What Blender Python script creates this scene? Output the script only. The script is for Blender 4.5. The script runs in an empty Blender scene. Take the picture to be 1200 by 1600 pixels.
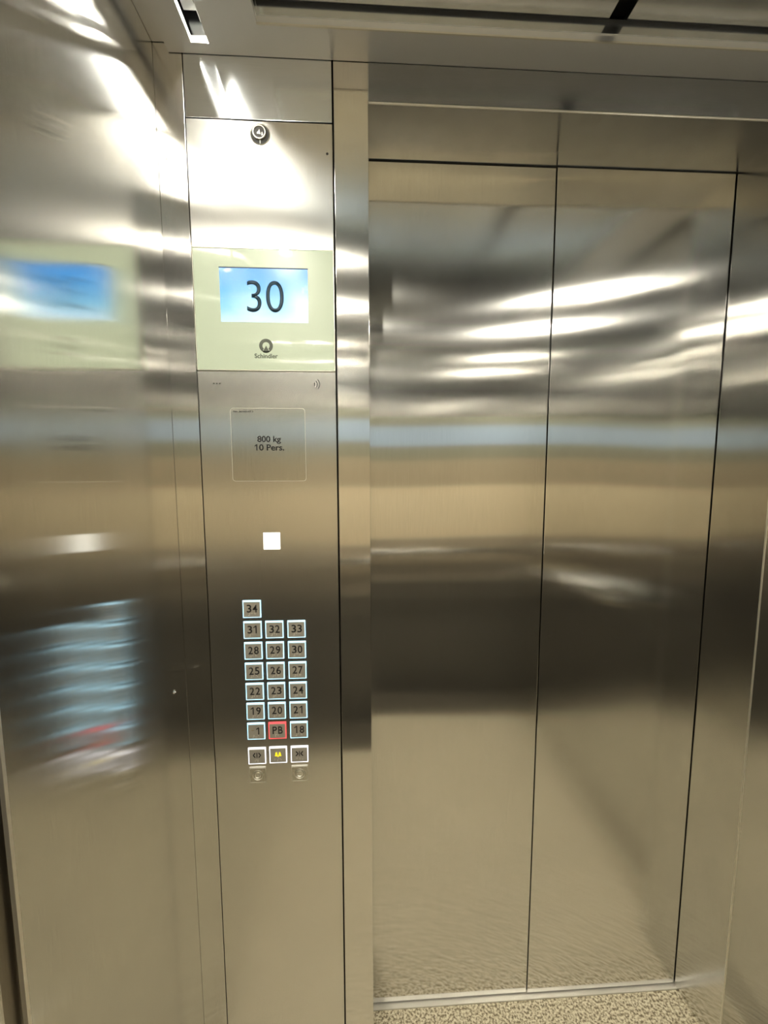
import bpy, bmesh, math
from mathutils import Vector, Matrix
PI = math.pi
S = bpy.context.scene
COL = S.collection

# ---------------------------------------------------------------- camera
# world: x right, y towards the doors (front wall plane y=0), z up
cam_d = bpy.data.cameras.new('camera')
cam = bpy.data.objects.new('camera', cam_d); COL.objects.link(cam)
F_PX, PITCH, YAW, ROLL = 650.0, -0.10213, 0.05325, 0.00241
cam_d.sensor_fit = 'VERTICAL'; cam_d.sensor_height = 24.0
cam_d.lens = 24.0 * F_PX / 1600.0
cam_d.clip_start = 0.01
fwd = Vector((math.sin(YAW)*math.cos(PITCH), math.cos(YAW)*math.cos(PITCH), math.sin(PITCH)))
right = Vector((math.cos(YAW), -math.sin(YAW), 0))
up = right.cross(fwd)
r2 = right*math.cos(ROLL) - up*math.sin(ROLL)
u2 = up*math.cos(ROLL) + right*math.sin(ROLL)
M = Matrix((r2, u2, -fwd)).transposed().to_4x4()
M.translation = Vector((-0.01733, -0.8377, 1.43455))
cam.matrix_world = M
S.camera = cam

# ---------------------------------------------------------------- world + exposure
w = bpy.data.worlds.new('world'); S.world = w; w.use_nodes = True
w.node_tree.nodes['Background'].inputs[0].default_value = (0.5, 0.5, 0.45, 1)
w.node_tree.nodes['Background'].inputs[1].default_value = 0.0
S.view_settings.view_transform = 'Standard'
S.view_settings.look = 'None'
S.view_settings.gamma = 1
S.view_settings.use_curve_mapping = False
S.view_settings.exposure = 2.4
LED_WHITE = 6.0     # strength of the long white light bars
SPOT = 225.0; R_SPOT = 0.020

# ---------------------------------------------------------------- materials
def mat(name, color, metal=0.0, rough=0.5, emit=None, strength=0.0, spec=0.5, coat=0.0):
    m = bpy.data.materials.new(name); m.use_nodes = True
    b = m.node_tree.nodes['Principled BSDF']
    b.inputs['Base Color'].default_value = (*color, 1)
    b.inputs['Metallic'].default_value = metal
    b.inputs['Roughness'].default_value = rough
    b.inputs['Specular IOR Level'].default_value = spec
    if coat:
        b.inputs['Coat Weight'].default_value = coat; b.inputs['Coat Roughness'].default_value = 0.02
    if emit:
        b.inputs['Emission Color'].default_value = (*emit, 1)
        b.inputs['Emission Strength'].default_value = strength
    return m

def steel(name, color, rough, aniso=0.6, rot=0.0, axis='Z', grain='V', bump=0.02, wave=0.0, wave_scale=(1, 1, 1), twist=None):
    """brushed stainless steel; grain V = fine vertical scratches, H = horizontal"""
    m = bpy.data.materials.new(name); m.use_nodes = True
    nt = m.node_tree; N = nt.nodes; L = nt.links
    b = N['Principled BSDF']
    b.inputs['Metallic'].default_value = 1.0
    b.inputs['Anisotropic'].default_value = aniso
    b.inputs['Anisotropic Rotation'].default_value = rot
    tan = N.new('ShaderNodeTangent'); tan.direction_type = 'RADIAL'; tan.axis = axis
    L.new(tan.outputs[0], b.inputs['Tangent'])
    tc = N.new('ShaderNodeTexCoord')
    mp = N.new('ShaderNodeMapping')
    mp.inputs['Scale'].default_value = (900, 900, 22) if grain == 'V' else (22, 22, 900)
    L.new(tc.outputs['Object'], mp.inputs[0])
    n = N.new('ShaderNodeTexNoise'); n.inputs['Scale'].default_value = 1.0; n.inputs['Detail'].default_value = 3
    L.new(mp.outputs[0], n.inputs[0])
    # large soft blotches of wear
    n2 = N.new('ShaderNodeTexNoise'); n2.inputs['Scale'].default_value = 3.5; n2.inputs['Detail'].default_value = 4
    L.new(tc.outputs['Object'], n2.inputs[0])
    mr = N.new('ShaderNodeMapRange'); mr.inputs['To Min'].default_value = rough*0.85; mr.inputs['To Max'].default_value = rough*1.18
    mix = N.new('ShaderNodeMath'); mix.operation = 'ADD'
    s1 = N.new('ShaderNodeMath'); s1.operation = 'MULTIPLY'; s1.inputs[1].default_value = 0.5
    s2 = N.new('ShaderNodeMath'); s2.operation = 'MULTIPLY'; s2.inputs[1].default_value = 0.5
    L.new(n.outputs[0], s1.inputs[0]); L.new(n2.outputs[0], s2.inputs[0])
    L.new(s1.outputs[0], mix.inputs[0]); L.new(s2.outputs[0], mix.inputs[1])
    L.new(mix.outputs[0], mr.inputs[0]); L.new(mr.outputs[0], b.inputs['Roughness'])
    cr = N.new('ShaderNodeValToRGB')
    cr.color_ramp.elements[0].position = 0.3; cr.color_ramp.elements[1].position = 0.7
    cr.color_ramp.elements[0].color = (*[c*0.90 for c in color], 1)
    cr.color_ramp.elements[1].color = (*[min(1, c*1.06) for c in color], 1)
    L.new(mix.outputs[0], cr.inputs[0]); L.new(cr.outputs[0], b.inputs['Base Color'])
    bp = N.new('ShaderNodeBump'); bp.inputs['Strength'].default_value = bump; bp.inputs['Distance'].default_value = 0.0004
    L.new(n.outputs[0], bp.inputs['Height'])
    if wave:
        mp3 = N.new('ShaderNodeMapping'); mp3.inputs['Scale'].default_value = wave_scale
        L.new(tc.outputs['Object'], mp3.inputs[0])
        n3 = N.new('ShaderNodeTexNoise'); n3.inputs['Scale'].default_value = 1.0; n3.inputs['Detail'].default_value = 0.5
        L.new(mp3.outputs[0], n3.inputs[0])
        b3 = N.new('ShaderNodeBump'); b3.inputs['Strength'].default_value = 1.0; b3.inputs['Distance'].default_value = wave
        L.new(n3.outputs[0], b3.inputs['Height']); L.new(b3.outputs[0], bp.inputs['Normal'])
    if twist:
        # the sheet is slightly twisted: height = g(x) * sin(2 pi (z - z0) / P)
        x0, x1, amp, z0, per = twist
        sp = N.new('ShaderNodeSeparateXYZ'); L.new(tc.outputs['Object'], sp.inputs[0])
        g = N.new('ShaderNodeMapRange'); g.inputs['From Min'].default_value = x0; g.inputs['From Max'].default_value = x1
        g.inputs['To Min'].default_value = 0.0; g.inputs['To Max'].default_value = 1.0; g.interpolation_type = 'SMOOTHSTEP'
        L.new(sp.outputs[0], g.inputs[0])
        a = N.new('ShaderNodeMath'); a.operation = 'MULTIPLY_ADD'; a.inputs[1].default_value = 2*PI/per; a.inputs[2].default_value = -2*PI*z0/per
        L.new(sp.outputs[2], a.inputs[0])
        sn = N.new('ShaderNodeMath'); sn.operation = 'SINE'; L.new(a.outputs[0], sn.inputs[0])
        h = N.new('ShaderNodeMath'); h.operation = 'MULTIPLY'; L.new(sn.outputs[0], h.inputs[0]); L.new(g.outputs[0], h.inputs[1])
        b4 = N.new('ShaderNodeBump'); b4.inputs['Strength'].default_value = 1.0; b4.inputs['Distance'].default_value = amp
        L.new(h.outputs[0], b4.inputs['Height']); L.new(b4.outputs[0], (b3 if wave else bp).inputs['Normal'])
    L.new(bp.outputs[0], b.inputs['Normal'])
    return m

STEEL = (0.73, 0.72, 0.69)
M_door = steel('brushed_steel_door', STEEL, 0.13, 1.0, 0.0, grain='V', wave=0.002, wave_scale=(1.6, 1.6, 1.1), twist=(0.33, 0.03, 0.0008, 1.85, 0.9))
M_door2 = steel('brushed_steel_door_leaf', STEEL, 0.13, 1.0, 0.0, grain='V', wave=0.002, wave_scale=(1.6, 1.6, 1.1), twist=(0.46, 0.82, 0.0015, 1.85, 0.9))
M_wall = steel('brushed_steel_wall', STEEL, 0.115, 1.0, 0.0, grain='V', wave=0.0005, wave_scale=(1.3, 1.3, 0.8))
M_panel = steel('brushed_steel_panel', (0.74, 0.725, 0.69), 0.23, 0.92, 0.0, grain='V', bump=0.05)
M_trim = steel('brushed_steel_trim', (0.75, 0.735, 0.70), 0.14, 1.0, 0.0, grain='V')
M_head = steel('brushed_steel_header', (0.76, 0.785, 0.80), 0.17, 0.9, 0.25, grain='H')
M_ceil = steel('polished_steel_ceiling', (0.80, 0.825, 0.84), 0.2, 0.6, 0.25, grain='H')
M_edge = mat('bright_folded_edge', (0.86, 0.82, 0.72), 0.9, 0.35)
M_dark = mat('dark_gap', (0.012, 0.011, 0.01), 0, 0.6)
M_chrome = mat('chrome', (0.85, 0.85, 0.83), 1.0, 0.12)
M_black = mat('black_print', (0.012, 0.012, 0.014), 0, 0.45)
M_grey_print = mat('grey_print', (0.09, 0.10, 0.075), 0, 0.5)
M_led = mat('led_white', (1, 1, 1), 0, 0.5, (1.0, 0.98, 0.88), LED_WHITE)
M_led_thin = mat('led_slim', (1, 1, 1), 0, 0.5, (1.0, 0.98, 0.88), LED_WHITE*3.6)
M_spot = mat('spot_lens', (1, 1, 1), 0, 0.5, (1.0, 0.95, 0.81), SPOT)
M_rail = mat('handrail_steel', (0.8, 0.78, 0.72), 1, 0.18)
M_sill = mat('sill_aluminium', (0.83, 0.80, 0.72), 0.6, 0.4)

def ramp_material(name, axis, stops, rough=0.4, metal=0.0):
    """hard edged colour bands on one wall, made up to be mirrored in the steel"""
    m = bpy.data.materials.new(name); m.use_nodes = True
    nt = m.node_tree; N = nt.nodes; L = nt.links
    tc = N.new('ShaderNodeTexCoord'); sx = N.new('ShaderNodeSeparateXYZ'); L.new(tc.outputs['Object'], sx.inputs[0])
    mr = N.new('ShaderNodeMapRange'); mr.inputs['From Min'].default_value = 0; mr.inputs['From Max'].default_value = 2.4
    L.new(sx.outputs['XYZ'.index(axis)], mr.inputs[0])
    cr = N.new('ShaderNodeValToRGB'); e = cr.color_ramp.elements
    while len(e) > 1: e.remove(e[0])
    e[0].position = stops[0][0]/2.4; e[0].color = (*stops[0][1], 1)
    for z, c in stops[1:]:
        q = e.new(z/2.4); q.color = (*c, 1)
    cr.color_ramp.interpolation = 'CONSTANT'
    L.new(mr.outputs[0], cr.inputs[0]); b = N['Principled BSDF']
    L.new(cr.outputs[0], b.inputs['Base Color']); b.inputs['Roughness'].default_value = rough
    b.inputs['Metallic'].default_value = metal
    return m

def granite():
    m = bpy.data.materials.new('speckled_granite'); m.use_nodes = True
    nt = m.node_tree; N = nt.nodes; L = nt.links; b = N['Principled BSDF']
    tc = N.new('ShaderNodeTexCoord')
    v = N.new('ShaderNodeTexNoise'); v.inputs['Scale'].default_value = 170; v.inputs['Detail'].default_value = 3; v.inputs['Roughness'].default_value = 0.6
    L.new(tc.outputs['Object'], v.inputs[0])
    cr = N.new('ShaderNodeValToRGB'); e = cr.color_ramp.elements
    e[0].position = 0.40; e[0].color = (0.24, 0.19, 0.11, 1)
    e[1].position = 0.60; e[1].color = (0.97, 0.90, 0.72, 1)
    q = e.new(0.48); q.color = (0.66, 0.57, 0.38, 1)
    L.new(v.outputs[0], cr.inputs[0]); L.new(cr.outputs[0], b.inputs['Base Color'])
    b.inputs['Roughness'].default_value = 0.45
    return m
M_floor = granite()

# ---------------------------------------------------------------- mesh helpers
def box(bm, x0, x1, y0, y1, z0, z1, bev=0.0):
    t = bmesh.new(); bmesh.ops.create_cube(t, size=1)
    for v in t.verts:
        v.co = Vector(((x0+x1)/2+v.co.x*(x1-x0), (y0+y1)/2+v.co.y*(y1-y0), (z0+z1)/2+v.co.z*(z1-z0)))
    if bev:
        bmesh.ops.bevel(t, geom=t.edges[:], offset=bev, segments=2, affect='EDGES', profile=0.6)
    me = bpy.data.meshes.new('t'); t.to_mesh(me); t.free(); bm.from_mesh(me); bpy.data.meshes.remove(me)
    return bm

def lathe_y(bm, cx, cz, prof, n=40):
    """revolve (radius, y) profile about an axis along y through (cx, cz)"""
    rings = []
    for r, y in prof:
        if r < 1e-6: rings.append([bm.verts.new((cx, y, cz))])
        else: rings.append([bm.verts.new((cx+r*math.cos(2*PI*i/n), y, cz+r*math.sin(2*PI*i/n))) for i in range(n)])
    for a, b in zip(rings, rings[1:]):
        for i in range(n):
            j = (i+1) % n
            if len(a) == 1: bm.faces.new((a[0], b[i], b[j]))
            elif len(b) == 1: bm.faces.new((a[i], a[j], b[0]))
            else: bm.faces.new((a[i], a[j], b[j], b[i]))
    return bm

def prism_y(bm, pts, y0, y1):
    """extrude an x,z outline from y0 to y1"""
    a = [bm.verts.new((x, y0, z)) for x, z in pts]; b = [bm.verts.new((x, y1, z)) for x, z in pts]
    bm.faces.new(a); bm.faces.new(b[::-1]); n = len(pts)
    for i in range(n):
        j = (i+1) % n; bm.faces.new((a[i], b[i], b[j], a[j]))
    return bm

def obj(name, bm, m, parent=None, smooth=False, origin=None):
    bmesh.ops.recalc_face_normals(bm, faces=bm.faces[:])
    me = bpy.data.meshes.new(name); bm.to_mesh(me); bm.free()
    if smooth:
        for p in me.polygons: p.use_smooth = True
    o = bpy.data.objects.new(name, me); COL.objects.link(o)
    me.materials.append(m)
    if parent: o.parent = parent
    return o

def B(*a, **k): return box(bmesh.new(), *a, **k)
def struct(name, bm, m, **k):
    o = obj(name, bm, m, **k); o['kind'] = 'structure'; return o
def thing(name, label, cat, loc=(0, 0, 0), group=None):
    o = bpy.data.objects.new(name, None); COL.objects.link(o); o.location = loc
    o.empty_display_size = 0.05
    o['label'] = label; o['category'] = cat
    if group: o['group'] = group
    return o

def one_glyph(bm, cx, cz, h, y, t, wd, depth=0.0002):
    """figure 1 with a flag, like the panel's lettering"""
    xr = cx+wd*0.22
    prism_y(bm, [(xr, cz-h/2), (xr, cz+h/2), (xr-t*0.9, cz+h/2), (xr-t-wd*0.45, cz+h*0.30), (xr-t-wd*0.45, cz+h*0.30-t*0.95), (xr-t, cz+h/2-t*1.25), (xr-t, cz-h/2)], y-depth, y+depth)

def numeral(s_, cx, cz, h, y, m, parent, bold, wd, pitch):
    """figures set one by one in equal slots, joined in one mesh"""
    bm = bmesh.new(); x = cx-(len(s_)-1)*pitch/2
    for c in s_:
        if c == '1': one_glyph(bm, x, cz, h, y, h*0.135, wd)
        else:
            o = text('t', c, x, cz, h, y, m, None, bold=bold, width=wd)
            bm.from_mesh(o.data); me = o.data; bpy.data.objects.remove(o); bpy.data.meshes.remove(me)
        x += pitch
    return obj('numeral', bm, m, parent)

def text(name, s, cx, cz, height, y, m, parent, bold=0.0, sx=1.0, depth=0.0002, width=None, label=None):
    """lettering standing on a plane facing -y, centred at cx,cz; height is that of a digit"""
    cu = bpy.data.curves.new('t', 'FONT'); cu.body = s; cu.align_x = 'LEFT'; cu.size = 1.0
    cu.offset = bold; cu.extrude = 0.0; cu.resolution_u = 6
    t = bpy.data.objects.new('t', cu); COL.objects.link(t)
    dg = bpy.context.evaluated_depsgraph_get(); dg.update()
    me = bpy.data.meshes.new_from_object(t.evaluated_get(dg))
    COL.objects.unlink(t); bpy.data.objects.remove(t); bpy.data.curves.remove(cu)
    bm = bmesh.new(); bm.from_mesh(me); bpy.data.meshes.remove(me)
    xs = [v.co.x for v in bm.verts]; ys = [v.co.y for v in bm.verts]
    x0, x1, y0, y1 = min(xs), max(xs), min(ys), max(ys)
    kz = height/(y1-y0); kx = (width/(x1-x0)) if width else kz*sx
    for v in bm.verts:
        v.co = Vector((cx+(v.co.x-(x0+x1)/2)*kx, y-depth, cz+(v.co.y-(y0+y1)/2)*kz))
    r = bmesh.ops.extrude_face_region(bm, geom=bm.faces[:])
    for v in [g for g in r['geom'] if isinstance(g, bmesh.types.BMVert)]: v.co.y += depth*2
    o = obj(name, bm, m, parent)
    if label: o['label'] = label
    return o

# ---------------------------------------------------------------- dimensions
XL, XR, XF = -0.382, 0.8435, 0.848           # left wall, right end of the doors, right jamb edge
XW = 0.968                                    # right wall
YR = -1.40                                    # rear wall
YD = 0.140                                    # door plane
C0, C1 = -0.330, -0.0666                      # operating panel
ZC = 2.172                                    # underside of the ceiling plate
ZH = 2.105                                    # underside of the door header
ZT = 2.42                                     # top of the car walls

# ---------------------------------------------------------------- the setting
struct('floor', B(XL-0.05, XW+0.05, YR-0.05, 0.128, -0.05, 0.0), M_floor)
struct('trim_1', B(-0.02, XF+0.02, 0.1285, 0.1495, -0.045, 0.003, bev=0.001), M_sill)        # door sill
struct('trim_2', B(-0.02, XF+0.02, 0.150, 0.20, -0.045, -0.004), M_dark)                     # shadow groove behind the sill

M_dfl = mat('added_dark_strip', (0.12, 0.105, 0.08), 0, 0.35)  # unseen dark strip, added to lengthen the dark band mirrored in the doors
struct('trim_11', B(XL, XW, YR, YR+0.24, 0.0, 0.0015), M_dfl)
# left wall: two sheets with a folded joint at y=-0.425
struct('wall_left', B(XL-0.03, XL, -0.4235, 0.02, 0.0, ZT), M_wall)
struct('wall_left', B(XL-0.03, XL, YR, -0.452, 0.0, ZT), M_wall)
bm = B(XL-0.03, XL-0.008, -0.452, -0.4235, 0.0, ZT)
struct('trim_3', bm, steel('groove_steel', (0.30, 0.27, 0.23), 0.3, 0.5, 0.0))
struct('trim_4', B(XL-0.004, XL+0.0012, -0.4275, -0.4232, 0.0, ZT, bev=0.0005), M_edge)
struct('wall_right', B(XW, XW+0.03, YR, 0.02, 0.0, ZT), M_wall)

# front wall: corner strip, door post, header, right jamb, right return
struct('wall_front', B(XL, C0-0.0015, 0.0, 0.03, 0.0, ZT, bev=0.0008), M_trim)
struct('wall_front', B(C1+0.003, 0.0, 0.0, 0.20, 0.0, ZT, bev=0.0010), M_trim)
struct('wall_front', B(0.0, XF, 0.0, 0.20, ZH, ZT, bev=0.0), M_head)
M_headf = steel('header_face_dimmed', (0.30, 0.31, 0.325), 0.25, 0.6, 0.25, grain='H')  # header steel darkened in colour to stand in for its dim reflections
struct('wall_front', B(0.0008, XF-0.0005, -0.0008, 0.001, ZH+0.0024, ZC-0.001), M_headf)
struct('trim_5', B(0.0005, XF, -0.0006, 0.0018, ZH-0.0012, ZH+0.0022, bev=0.0006), M_edge)
bm = bmesh.new()                                                             # right jamb, splayed a little
prism = [(XF, 0.0), (XW, 0.0), (XW, 0.20), (XR, 0.20), (XR, YD)]
lo = [bm.verts.new((x, y, 0.0)) for x, y in prism]; hi = [bm.verts.new((x, y, ZT)) for x, y in prism]
bm.faces.new(lo); bm.faces.new(hi[::-1])
for i in range(5):
    j = (i+1) % 5; bm.faces.new((lo[i], hi[i], hi[j], lo[j]))
struct('wall_front', bm, M_wall)
struct('trim_6', B(XF-0.0012, XF+0.002, -0.0008, 0.0018, 0.0, ZH, bev=0.0006), M_edge)
struct('trim_7', B(XL, C1+0.003, 0.030, 0.05, 0.0, ZT), M_dark)              # dark backing seen in the gaps

# rear wall (behind the camera, seen only in the steel; colour bands invented for those reflections)
M_rear = ramp_material('rear_reflection_bands', 'Z', [(0.0, (0.12, 0.11, 0.095)), (0.62, (0.16, 0.145, 0.12)), (0.74, (0.30, 0.26, 0.20)), (0.86, (0.45, 0.38, 0.28)),
    (1.02, (0.93, 0.78, 0.53)), (1.34, (0.52, 0.43, 0.29)), (1.50, (0.33, 0.32, 0.23)), (1.58, (0.46, 0.58, 0.74)), (1.69, (0.33, 0.33, 0.24))])
struct('wall_rear', B(XL, XW, YR-0.03, YR, 0.0, 1.75), M_rear)
struct('wall_rear', B(XL, XW, YR-0.03, YR, 1.7505, ZT), M_wall)

# doors: two sheets meeting at x=0.4233
struct('door_1', B(-0.03, 0.4222, YD+0.0015, YD+0.03, 0.006, 2.1030, bev=0.0012), M_door)
struct('door_2', B(0.4244, XR-0.0022, YD, YD+0.03, 0.006, 2.1030, bev=0.0012), M_door2)
struct('trim_8', B(-0.03, XR+0.02, YD+0.034, YD+0.05, 0.0, 2.14), M_dark)
struct('trim_9', B(0.0, XR, 0.1405, 0.20, 2.1034, ZH-0.0003), M_dark)

# ceiling: flat border plate round a raised centre
bm = bmesh.new()
XA, XB = -0.354, 0.945
I0, I1 = -0.186, 0.78                          # opening
Y0, Y1 = -0.0012, -0.057
box(bm, XA, XB, -0.020, Y0, ZC, ZC+0.012); box(bm, -0.277, XB, Y1, -0.020, ZC, ZC+0.012); box(bm, XA, -0.307, Y1, -0.020, ZC, ZC+0.012)
box(bm, -0.277, I0, -0.088, Y1, ZC, ZC+0.012); box(bm, -0.307, -0.300, -1.30, -0.2065, ZC, ZC+0.012)
box(bm, XA, XB, -1.38, -1.30, ZC, ZC+0.012)
box(bm, XA, -0.307, -1.30, Y1, ZC, ZC+0.012); box(bm, -0.262, I0, -1.30, -0.088, ZC, ZC+0.012)
box(bm, I1, XB, -1.30, Y1, ZC, ZC+0.012); box(bm, -0.300, -0.262, -1.30, -0.413, ZC, ZC+0.012)
box(bm, XL+0.0005, XA, -1.38, Y0, ZC+0.016, ZC+0.03)
struct('ceiling', bm, mat('ceiling_border_steel', (0.86, 0.85, 0.83), 0.8, 0.3))
bm = bmesh.new()
box(bm, I0-0.012, 0.412, -1.30, Y1+0.012, ZC+0.030, ZC+0.040); box(bm, 0.444, I1+0.012, -1.30, Y1+0.012, ZC+0.030, ZC+0.040)
struct('ceiling', bm, M_ceil)
bm = bmesh.new()
box(bm, I0, I1, Y1-0.002, Y1+0.008, ZC+0.012, ZC+0.030)
box(bm, I0-0.010, I0, -1.30, Y1, ZC+0.012, ZC+0.030); box(bm, I1, I1+0.01, -1.30, Y1, ZC+0.012, ZC+0.030)
struct('trim_10', bm, M_ceil)
struct('trim_15', B(I0+0.0005, I1-0.0005, Y1+0.0005, Y1-0.007, ZC+0.0285, ZC+0.0298), M_dark)
struct('trim_12', B(I0, I1, Y1-0.0015, Y1+0.001, ZC-0.0012, ZC+0.0015), M_edge)
struct('ceiling', B(XL-0.03, XW+0.03, YR-0.03, 0.2, ZT, ZT+0.03), M_dark)
struct('trim_14', B(-0.320, -0.255, -0.43, -0.012, ZC+0.058, ZC+0.062), mat('slot_lining', (0.62, 0.61, 0.58), 0.2, 0.5))
struct('trim_13', B(0.40, 0.456, -1.30, Y1+0.012, ZC+0.055, ZC+0.065), M_dark)

# ---------------------------------------------------------------- lamps
def light_bar(x0, x1, y0, y1, z, m, label, group='light bars set in the ceiling'):
    t = thing('ceiling_light_bar', label, 'light', ((x0+x1)/2, (y0+y1)/2, z), group)
    def loc(bm):
        bmesh.ops.translate(bm, verts=bm.verts[:], vec=-Vector(t.location)); return bm
    obj('diffuser', loc(B(x0, x1, y0, y1, z, z+0.004, bev=0.001)), m, t)
    bm = bmesh.new(); box(bm, x0-0.003, x0-0.0005, y0, y1, z, z+0.02); box(bm, x1+0.0005, x1+0.003, y0, y1, z, z+0.02)
    box(bm, x0-0.003, x1+0.003, y0, y1, z+0.02, z+0.023)
    obj('housing', loc(bm), M_chrome, t)
    return t
light_bar(-0.286, -0.281, -0.205, -0.022, ZC+0.031, M_led_thin, 'slim light bar recessed in the ceiling border near the corner by the control panel')
light_bar(-0.296, -0.266, -0.41, -0.215, ZC+0.006, M_led, 'wider light bar recessed in the ceiling border along the left wall')
def downlight(x, y, label):
    t = thing('downlight', label, 'light', (x, y, ZC), 'round downlights in the ceiling border')
    n = 32
    def disc(r0, r1, z0, z1):
        bm = bmesh.new()
        a = [bm.verts.new((r0*math.cos(2*PI*i/n), r0*math.sin(2*PI*i/n), z0)) for i in range(n)]
        b = [bm.verts.new((r1*math.cos(2*PI*i/n), r1*math.sin(2*PI*i/n), z1)) for i in range(n)]
        for i in range(n): bm.faces.new((a[i], a[(i+1) % n], b[(i+1) % n], b[i]))
        bm.faces.new(b)
        return bm, a
    bm, a = disc(R_SPOT, R_SPOT*0.96, -0.0010, -0.0025); bm.faces.new(a[::-1]) if False else None
    obj('lens', bm, M_spot, t)
    bm = bmesh.new()
    rr = [(R_SPOT+0.0005, 0.001), (R_SPOT+0.0005, -0.003), (R_SPOT+0.004, -0.0035), (R_SPOT+0.006, -0.001), (R_SPOT+0.006, 0.001)]
    rings = [[bm.verts.new((r*math.cos(2*PI*i/n), r*math.sin(2*PI*i/n), z)) for i in range(n)] for r, z in rr]
    for p, q in zip(rings, rings[1:]):
        for i in range(n): bm.faces.new((p[i], p[(i+1) % n], q[(i+1) % n], q[i]))
    obj('trim_ring', bm, M_chrome, t)
for x, side in ((-0.270, 'left'), (0.885, 'right')):
    for y, where in ((-0.68, 'nearer the doors'), (-1.11, 'nearer the rear wall')):
        downlight(x, y, 'round downlight in the '+side+' ceiling border, '+where)

# handrails
def rail(axis, a, b, c, label):
    t = thing('handrail', label, 'handrail', (0, 0, 0), 'handrails behind the viewer')
    bm = bmesh.new(); n = 20
    for s in (a, b):
        ring = []
    def P(s, i):
        q = 0.02*math.cos(2*PI*i/n), 0.95+0.02*math.sin(2*PI*i/n)
        return (s, c+q[0], q[1]) if axis == 'x' else (c+q[0], s, q[1])
    r0 = [bm.verts.new(P(a, i)) for i in range(n)]; r1 = [bm.verts.new(P(b, i)) for i in range(n)]
    for i in range(n): bm.faces.new((r0[i], r0[(i+1) % n], r1[(i+1) % n], r1[i]))
    bm.faces.new(r0); bm.faces.new(r1)
    obj('rail', bm, M_rail, t, smooth=True)
    for k in (0.1, 0.5, 0.9):
        s = a+(b-a)*k
        if axis == 'x': bb = B(s-0.01, s+0.01, YR, c-0.015, 0.935, 0.955)
        else: bb = B(c+0.015, XW, s-0.01, s+0.01, 0.935, 0.955)
        obj('bracket', bb, M_rail, t)
rail('x', -0.30, 0.88, YR+0.06, 'tubular steel handrail across the rear wall')
rail('y', -1.30, -0.30, XW-0.06, 'tubular steel handrail along the right wall')

# ---------------------------------------------------------------- car operating panel
COP = thing('car_operating_panel', 'tall brushed steel elevator control panel with floor buttons and display, left of the doors', 'control panel', (0, 0, 0))
YP = 0.0
def part(name, bm, m, parent=None, label=None, **k):
    o = obj(name, bm, m, parent or COP, **k)
    if label: o['label'] = label
    return o
part('top_plate', B(C0, C1, YP, 0.025, 2.0685, ZT, bev=0.0008), M_head, label='plain steel plate above the panel')
part('key_plate', B(C0, C1, YP, 0.025, 1.8475, 2.0665, bev=0.0010), M_panel)
part('lower_plate', B(C0, C1, YP, 0.025, 0.004, 1.6235, bev=0.0010), M_panel)
dispM = mat('pale_green_glass', (0.49, 0.56, 0.42), 0, 0.3, spec=0.5, coat=1.0, emit=(0.72, 0.82, 0.60), strength=0.03)
disp = part('display_glass', B(C0+0.0015, C1-0.0015, YP-0.0015, 0.02, 1.6255, 1.8455, bev=0.0012), dispM, label='pale green glass cover of the display')
bm = bmesh.new(); box(bm, C0+0.0003, C0+0.0014, YP-0.002, 0.02, 1.6245, 1.8465); box(bm, C1-0.0014, C1-0.0003, YP-0.002, 0.02, 1.6245, 1.8465)
box(bm, C0+0.0003, C1-0.0003, YP-0.002, 0.02, 1.8457, 1.847); box(bm, C0+0.0003, C1-0.0003, YP-0.002, 0.02, 1.624, 1.6253)
part('display_edge', bm, M_edge)

def screen_material():
    m = bpy.data.materials.new('sky_screen'); m.use_nodes = True
    nt = m.node_tree; N = nt.nodes; L = nt.links; b = N['Principled BSDF']
    tc = N.new('ShaderNodeTexCoord'); sx = N.new('ShaderNodeSeparateXYZ'); L.new(tc.outputs['Generated'], sx.inputs[0])
    cr = N.new('ShaderNodeValToRGB'); e = cr.color_ramp.elements
    e[0].position = 0; e[0].color = (0.66, 0.88, 0.98, 1); e[1].position = 1; e[1].color = (0.05, 0.34, 0.90, 1)
    q = e.new(0.28); q.color = (0.26, 0.66, 0.95, 1); q = e.new(0.60); q.color = (0.08, 0.44, 0.92, 1)
    L.new(sx.outputs[2], cr.inputs[0])
    n = N.new('ShaderNodeTexNoise'); n.inputs['Scale'].default_value = 1.0; n.inputs['Detail'].default_value = 3
    mp = N.new('ShaderNodeMapping'); mp.inputs['Scale'].default_value = (22, 1, 40); mp.inputs['Location'].default_value = (2.1, 0, 1.3)
    L.new(tc.outputs['Object'], mp.inputs[0]); L.new(mp.outputs[0], n.inputs[0])
    c2 = N.new('ShaderNodeValToRGB'); c2.color_ramp.elements[0].position = 0.64; c2.color_ramp.elements[1].position = 0.82
    L.new(n.outputs[0], c2.inputs[0])
    mx = N.new('ShaderNodeMix'); mx.data_type = 'RGBA'; mx.inputs[7].default_value = (0.80, 0.95, 1, 1)
    L.new(c2.outputs[0], mx.inputs[0]); L.new(cr.outputs[0], mx.inputs[6])
    b.inputs['Base Color'].default_value = (0, 0, 0, 1); b.inputs['Roughness'].default_value = 0.2
    L.new(mx.outputs[2], b.inputs['Emission Color']); b.inputs['Emission Strength'].default_value = 0.22
    return m
sc = part('screen', B(-0.2808, -0.1167, YP-0.0019, YP-0.0008, 1.7135, 1.8105), screen_material(), label='lit blue sky screen showing 30')
part('screen_edge', B(-0.2815, -0.1160, YP-0.0021, YP-0.0007, 1.8105, 1.8125), mat('screen_shadow', (0.01, 0.04, 0.10)))
text('number', '30', -0.1968, 1.7605, 0.0572, YP-0.0019, mat('screen_ink', (0.012, 0.04, 0.07)), sc, bold=-0.004, width=0.0690, label='dark numerals 30')

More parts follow.
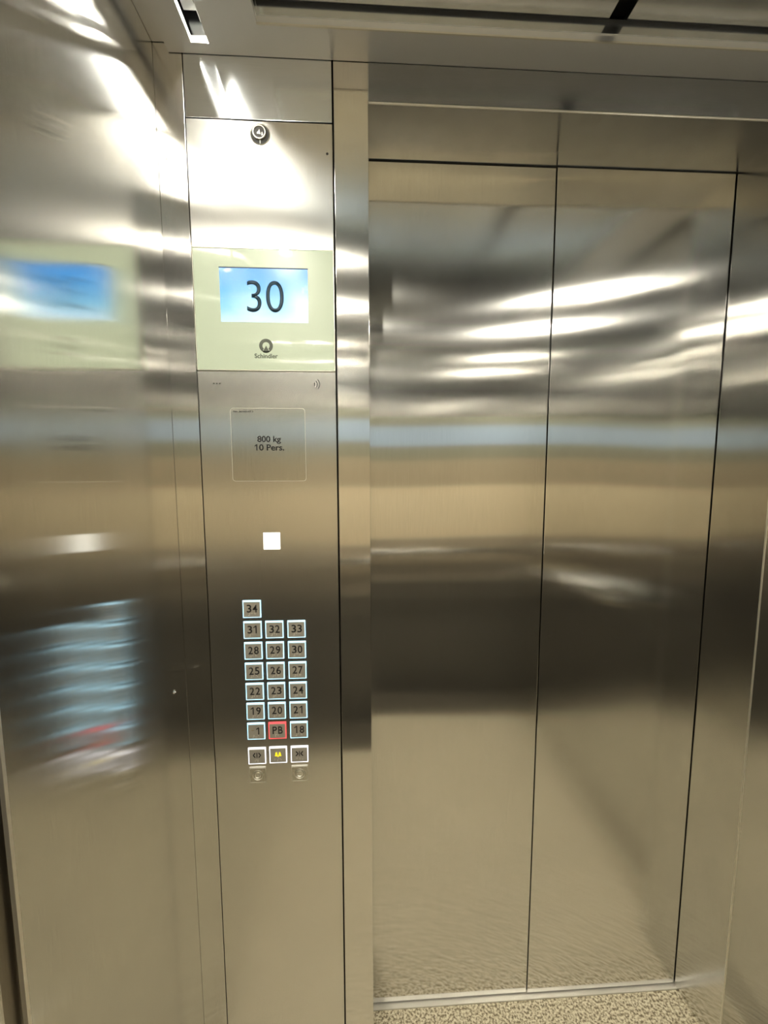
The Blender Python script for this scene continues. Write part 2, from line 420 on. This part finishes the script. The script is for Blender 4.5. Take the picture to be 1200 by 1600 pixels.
def logo():
    """ring with an upright wedge"""
    bm = bmesh.new(); cx, cz, R, r = -0.1983, 1.6706, 0.0129, 0.0068; n = 48
    y0, y1 = YP-0.0019, YP-0.0013
    # ring body, closed at the foot by a wedge; the opening narrows into two slits beside it
    a0, a1 = -PI/2+0.62, 3*PI/2-0.62
    outer = [(cx+R*math.cos(a0+(a1-a0)*i/n), cz+R*math.sin(a0+(a1-a0)*i/n)) for i in range(n+1)]
    inner = [(cx+r*math.cos(a0+0.10+(a1-a0-0.20)*i/n), cz+r*math.sin(a0+0.10+(a1-a0-0.20)*i/n)) for i in range(n+1)]
    for i in range(n):
        prism_y(bm, [outer[i], outer[i+1], inner[i+1], inner[i]], y0, y1)
    foot = [(cx+R*math.cos(-PI/2-0.50+1.0*i/10), cz+R*math.sin(-PI/2-0.50+1.0*i/10)) for i in range(11)]
    prism_y(bm, foot+[(cx, cz+0.0004)], y0, y1)
    prism_y(bm, [(cx+R*math.cos(-PI/2-0.66+1.32*i/12), cz+R*math.sin(-PI/2-0.66+1.32*i/12)) for i in range(13)] +
            [(cx+0.0098*math.cos(-PI/2+0.66-1.32*i/12), cz+0.0108*math.sin(-PI/2+0.66-1.32*i/12)) for i in range(13)], y0, y1)
    return bm
part('logo', logo(), M_grey_print, disp, label='round grey maker emblem')
text('lettering', 'Schindler', -0.1985, 1.6518, 0.0086, YP-0.0014, M_grey_print, disp, bold=0.018, width=0.0440)

# key switch above
KX, KZ = -0.1978, 2.0440
ks = part('key_switch', lathe_y(bmesh.new(), KX, KZ, [(0.0180, YP+0.003), (0.0180, YP-0.0006), (0.0172, YP-0.0012), (0.0165, YP-0.0006), (0.0165, YP+0.003)]), M_edge, label='round key switch')
obj('well', lathe_y(bmesh.new(), KX, KZ, [(0.0165, YP+0.003), (0.0165, YP-0.0005), (0.0, YP-0.0005)]), mat('key_well', (0.03, 0.028, 0.022), 0.2, 0.5), ks)
KB = KX-0.0014; KC = KZ+0.0026
obj('barrel', lathe_y(bmesh.new(), KB, KC, [(0.0122, YP), (0.0122, YP-0.0030), (0.0116, YP-0.0034), (0.0102, YP-0.0034), (0.0098, YP-0.0028), (0.0098, YP)]), M_edge, ks)
obj('plug', lathe_y(bmesh.new(), KB, KC, [(0.0097, YP), (0.0097, YP-0.0018), (0.0, YP-0.0018)]), mat('key_plug', (0.05, 0.045, 0.04), 0.3, 0.4), ks)
chip = mat('bright_chip', (0.92, 0.92, 0.88), 0.2, 0.3)
bm = prism_y(bmesh.new(), [(KB-0.0040, KC-0.0030), (KB+0.0030, KC-0.0034), (KB+0.0016, KC+0.0006), (KB+0.0006, KC+0.0052), (KB-0.0010, KC+0.0020), (KB-0.0038, KC-0.0006)], YP-0.0018, YP-0.0026)
obj('keyway', bm, chip, ks)
obj('notch', prism_y(bmesh.new(), [(KB+0.0040, KC-0.0060), (KB+0.0075, KC-0.0048), (KB+0.0060, KC+0.0006), (KB+0.0042, KC-0.0006)], YP-0.0018, YP-0.0026), chip, ks)
obj('index_line', B(KB+0.0004, KB+0.0018, YP-0.0012, YP-0.0004, KC-0.0185, KC-0.0125), chip, ks)
part('microphone_hole', lathe_y(bmesh.new(), -0.0763, 2.0156, [(0.0022, YP+0.001), (0.0022, YP-0.0003), (0.0, YP-0.0003)], 16), M_dark)

# small marks under the display
for i in range(3):
    part('speaker_hole', lathe_y(bmesh.new(), -0.3000+0.0058*i, 1.5997, [(0.0012, YP+0.001), (0.0012, YP-0.0002), (0.0, YP-0.0002)], 12), M_black)
for i, (r, m_) in enumerate(((0.0045, 0), (0.0090, 0), (0.0135, 0))):
    bm = bmesh.new(); n = 12; h = 0.75; wv = 0.0016
    cx, cz = -0.1115, 1.5997
    o_ = [(cx+(r+wv/2)*math.cos(-h+2*h*k/n), cz+(r+wv/2)*math.sin(-h+2*h*k/n)) for k in range(n+1)]
    i_ = [(cx+(r-wv/2)*math.cos(-h+2*h*k/n), cz+(r-wv/2)*math.sin(-h+2*h*k/n)) for k in range(n+1)]
    for k in range(n): prism_y(bm, [o_[k], o_[k+1], i_[k+1], i_[k]], YP-0.0002, YP+0.0002)
    part('sound_mark', bm, M_black)

# load plate
def rounded(x0, x1, z0, z1, r, n=6):
    pts = []
    for cx, cz, a in ((x1-r, z1-r, 0), (x0+r, z1-r, PI/2), (x0+r, z0+r, PI), (x1-r, z0+r, 3*PI/2)):
        for i in range(n+1): pts.append((cx+r*math.cos(a+PI/2*i/n), cz+r*math.sin(a+PI/2*i/n)))
    return pts
plM = steel('load_plate_steel', (0.68, 0.665, 0.62), 0.23, 0.92, 0.0, grain='V', bump=0.05)
lp = part('load_plate', prism_y(bmesh.new(), rounded(-0.2710, -0.1272, 1.4118, 1.5535, 0.006), YP-0.0006, YP+0.0005), plM, label='square plate reading 800 kg 10 Pers.')
out = rounded(-0.2710, -0.1272, 1.4118, 1.5535, 0.006); inn = rounded(-0.2705, -0.1277, 1.4123, 1.5530, 0.0056)
bm = bmesh.new()
for i in range(len(out)):
    j = (i+1) % len(out); prism_y(bm, [out[i], out[j], inn[j], inn[i]], YP-0.0008, YP-0.0005)
obj('rim', bm, mat('plate_rim', (0.86, 0.82, 0.72), 0.5, 0.4), lp)
text('lettering', '800 kg', -0.1980, 1.4925, 0.0155, YP-0.0007, M_black, lp, bold=0.020, width=0.0455)
t1 = text('lettering', '0 Pers.', -0.1935, 1.4780, 0.0122, YP-0.0007, M_black, lp, bold=0.020, width=0.0485)
bm = bmesh.new(); bm.from_mesh(t1.data); one_glyph(bm, -0.2228, 1.4780, 0.0120, YP-0.0007, 0.0020, 0.0070); bm.to_mesh(t1.data); bm.free()
text('lettering', 'Nr: 20160147.1', -0.2462, 1.5470, 0.0036, YP-0.0007, M_black, lp, bold=0.02, width=0.0375)

# card reader
part('card_reader', B(-0.2156, -0.1821, YP-0.0012, 0.01, 1.2745, 1.3090, bev=0.0008), mat('white_reader', (0.9, 0.9, 0.84), 0, 0.4, (1, 1, 0.94), 0.25), label='small blank white square reader')

# ---- buttons
GX = [-0.2430, -0.1989, -0.1540]
ring_blue = mat('blue_white_light', (0.7, 0.85, 0.9), 0, 0.4, (0.30, 0.72, 1.0), 0.30)
ring_red = mat('red_light', (0.6, 0.1, 0.1), 0, 0.4, (1.0, 0.06, 0.07), 0.30)
ring_white = mat('white_light', (0.9, 0.9, 0.9), 0, 0.4, (0.90, 0.90, 1.0), 0.34)
cap_m = mat('button_steel', (0.46, 0.43, 0.37), 0.35, 0.42)
braille_m = mat('braille_steel', (0.95, 0.93, 0.86), 0.6, 0.3)
yellow = mat('yellow_symbol', (0.85, 0.68, 0.02), 0, 0.4, (1, 0.80, 0.02), 0.15)
BR = {'#': (0, 1, 2, 5)}   # dots 3 4 5 6 of the number sign, index = column-major from the top
DIG = {'1': (0,), '2': (0, 1), '3': (0, 3), '4': (0, 3, 4), '5': (0, 4), '6': (0, 1, 3), '7': (0, 1, 3, 4), '8': (0, 1, 4), '9': (1, 3), '0': (1, 3, 4),
       '-': (2, 5), 'P': (0, 1, 2, 3), 'B': (0, 1)}
def braille(s, cx, cz, y, parent):
    cells = ([(3, 4, 5, 2)] if s not in ('PB', 'bell', 'open', 'close') else []) + [DIG[c] for c in s if c in DIG] if s not in ('bell', 'open', 'close') else \
        {'bell': [(0, 1), (3, 1, 2), (0, 4)], 'open': [(1, 3), (0, 1, 2)], 'close': [(0, 3), (3, 4), (4,)]}[s]
    p, cw, r = 0.0021, 0.0056, 0.00072
    x = cx-(len(cells)-1)*cw/2
    bm = bmesh.new()
    for c in cells:
        for d in c:
            lathe_y(bm, x+(d//3-0.5)*p, cz+(1-d % 3)*p, [(r, y), (r*0.8, y-0.0004), (0.0, y-0.0006)], 8)
        x += cw
    obj('braille', bm, braille_m, parent)
def frame(bm, x0, x1, z0, z1, wx, wt, wb, y0, y1):
    box(bm, x0, x1, y0, y1, z1-wt, z1); box(bm, x0, x1, y0, y1, z0, z0+wb)
    box(bm, x0, x0+wx, y0, y1, z0+wb, z1-wt); box(bm, x1-wx, x1, y0, y1, z0+wb, z1-wt)
def button(s, cx, cz, ringm, label):
    h = 0.0182
    b = part('floor_button' if s not in ('open', 'close', 'bell') else {'open': 'door_open_button', 'close': 'door_close_button', 'bell': 'alarm_button'}[s],
             B(cx-h+0.0017, cx+h-0.0017, YP-0.0020, YP+0.004, cz-h+0.0017, cz+h-0.0031, bev=0.0006), cap_m, label=label)
    bm = bmesh.new(); frame(bm, cx-h, cx+h, cz-h, cz+h, 0.0016, 0.0030, 0.0016, YP-0.0014, YP+0.001)
    obj('light_ring', bm, ringm, b)
    y = YP-0.0021
    if s == '-1':
        numeral('1', cx+0.0045, cz+0.0010, 0.0156, y, M_black, b, 0.01, 0.0088, 0.0112)
        obj('dash', B(cx-0.0095, cx-0.0045, y-0.0003, y+0.0002, cz+0.0018, cz+0.0034), mat('dash_print', (0.35, 0.29, 0.16), 0.3, 0.4), b)
        braille(s, cx, cz-0.0105, y, b)
    elif s.isdigit() or s == 'PB':
        numeral(s, cx+0.0006, cz+0.0014, 0.0164, y, M_black, b, 0.012, 0.0092, 0.0118)
        braille(s, cx, cz-0.0105, y, b)
    elif s in ('open', 'close'):
        bm = bmesh.new(); k = 1 if s == 'open' else -1
        def stroke(p, q, wd=0.0012):
            d = Vector((q[0]-p[0], q[1]-p[1])); n = Vector((-d.y, d.x)).normalized()*wd/2
            prism_y(bm, [(p[0]+n.x, p[1]+n.y), (q[0]+n.x, q[1]+n.y), (q[0]-n.x, q[1]-n.y), (p[0]-n.x, p[1]-n.y)], y-0.0003, y+0.0002)
        zc = cz+0.0020
        stroke((cx, zc-0.0058), (cx, zc+0.0058), 0.0016)
        for sgn in (-1, 1):
            if k == 1:
                tip, base = cx+sgn*0.0078, cx+sgn*0.0036
            else:
                tip, base = cx+sgn*0.0028, cx+sgn*0.0074
            stroke((base, zc+0.0052), (tip, zc), 0.0021); stroke((tip, zc), (base, zc-0.0052), 0.0021)
            if k == 1: pass
        obj('arrow_mark', bm, M_black, b)
        braille(s, cx, cz-0.0105, y, b)
    else:
        bm = bmesh.new()
        for dx in (-0.0036, 0.0036):
            cxb = cx+dx
            prism_y(bm, [(cxb-0.0034, cz-0.0022), (cxb+0.0034, cz-0.0022), (cxb+0.0026, cz+0.0006), (cxb+0.0018, cz+0.0050),
                         (cxb+0.0008, cz+0.0066), (cxb-0.0008, cz+0.0066), (cxb-0.0018, cz+0.0050), (cxb-0.0026, cz+0.0006)], y-0.0003, y+0.0002)
        lathe_y(bm, cx, cz-0.0034, [(0.0013, y+0.0002), (0.0013, y-0.0003), (0, y-0.0003)], 12)
        obj('bell_mark', bm, yellow, b)
        braille(s, cx, cz-0.0105, y, b)
rows = [(1.1519, ['34', None, None]), (1.1077, ['31', '32', '33']), (1.0633, ['28', '29', '30']), (1.0190, ['25', '26', '27']),
        (0.9750, ['22', '23', '24']), (0.9315, ['19', '20', '21']), (0.8873, ['-1', 'PB', '18'])]
for z, names in rows:
    for x, s in zip(GX, names):
        if s: button(s, x, z, ring_red if s == 'PB' else ring_blue, 'square button marked '+s+(', red light ring' if s == 'PB' else ''))
button('open', GX[0], 0.8318, ring_white, 'door open button')
button('bell', GX[1], 0.8325, ring_white, 'alarm button with yellow bell')
button('close', GX[2], 0.8322, ring_white, 'door close button')
for x in (GX[0], GX[2]-0.0007):
    z = 0.7872; h = 0.0168
    k = part('key_lock', B(x-h, x+h, YP-0.0006, YP+0.003, z-h, z+h, bev=0.0004), plM, label='small square plate with a round key lock')
    bm = B(x-h, x+h, YP-0.0016, YP, z+h-0.0008, z+h+0.0022)
    obj('top_rim', bm, mat('rim_light', (0.95, 0.92, 0.84), 0.3, 0.35), k)
    obj('lock_ring', lathe_y(bmesh.new(), x, z, [(0.0112, YP), (0.0112, YP-0.0016), (0.0100, YP-0.0020), (0.0092, YP-0.0012), (0.0092, YP)]), M_edge, k)
    obj('lock_plug', lathe_y(bmesh.new(), x, z, [(0.0072, YP), (0.0070, YP-0.0016), (0.0055, YP-0.0022), (0.0046, YP-0.0012), (0.0018, YP-0.0012), (0.0014, YP-0.0022), (0, YP-0.0024)]), M_edge, k)
    bm = bmesh.new(); frame(bm, x-h, x+h, z-h, z+h, 0.0009, 0.0009, 0.0012, YP-0.0010, YP)
    obj('rim', bm, M_edge, k)

# ---------------------------------------------------------------- screws
def screw(name, axis, x, y, z, r, label):
    t = lathe_y(bmesh.new(), 0, 0, [(r, 0.0), (r, -0.0008), (r*0.6, -0.0016), (r*0.55, -0.0008), (0, -0.0008)], 20)
    o = obj(name, t, M_chrome, None, smooth=False); o.location = (x, y, z)
    if axis == 'X': o.rotation_euler = (0, 0, PI/2)
    o['label'] = label; o['category'] = 'screw'
screw('screw', 'X', XL, -0.053, 1.0084, 0.0042, 'small shiny screw low in the left wall beside the corner, level with the floor buttons')
screw('screw', 'Y', -0.368, 0.0, 1.9976, 0.0022, 'tiny screw high in the narrow corner strip left of the control panel')
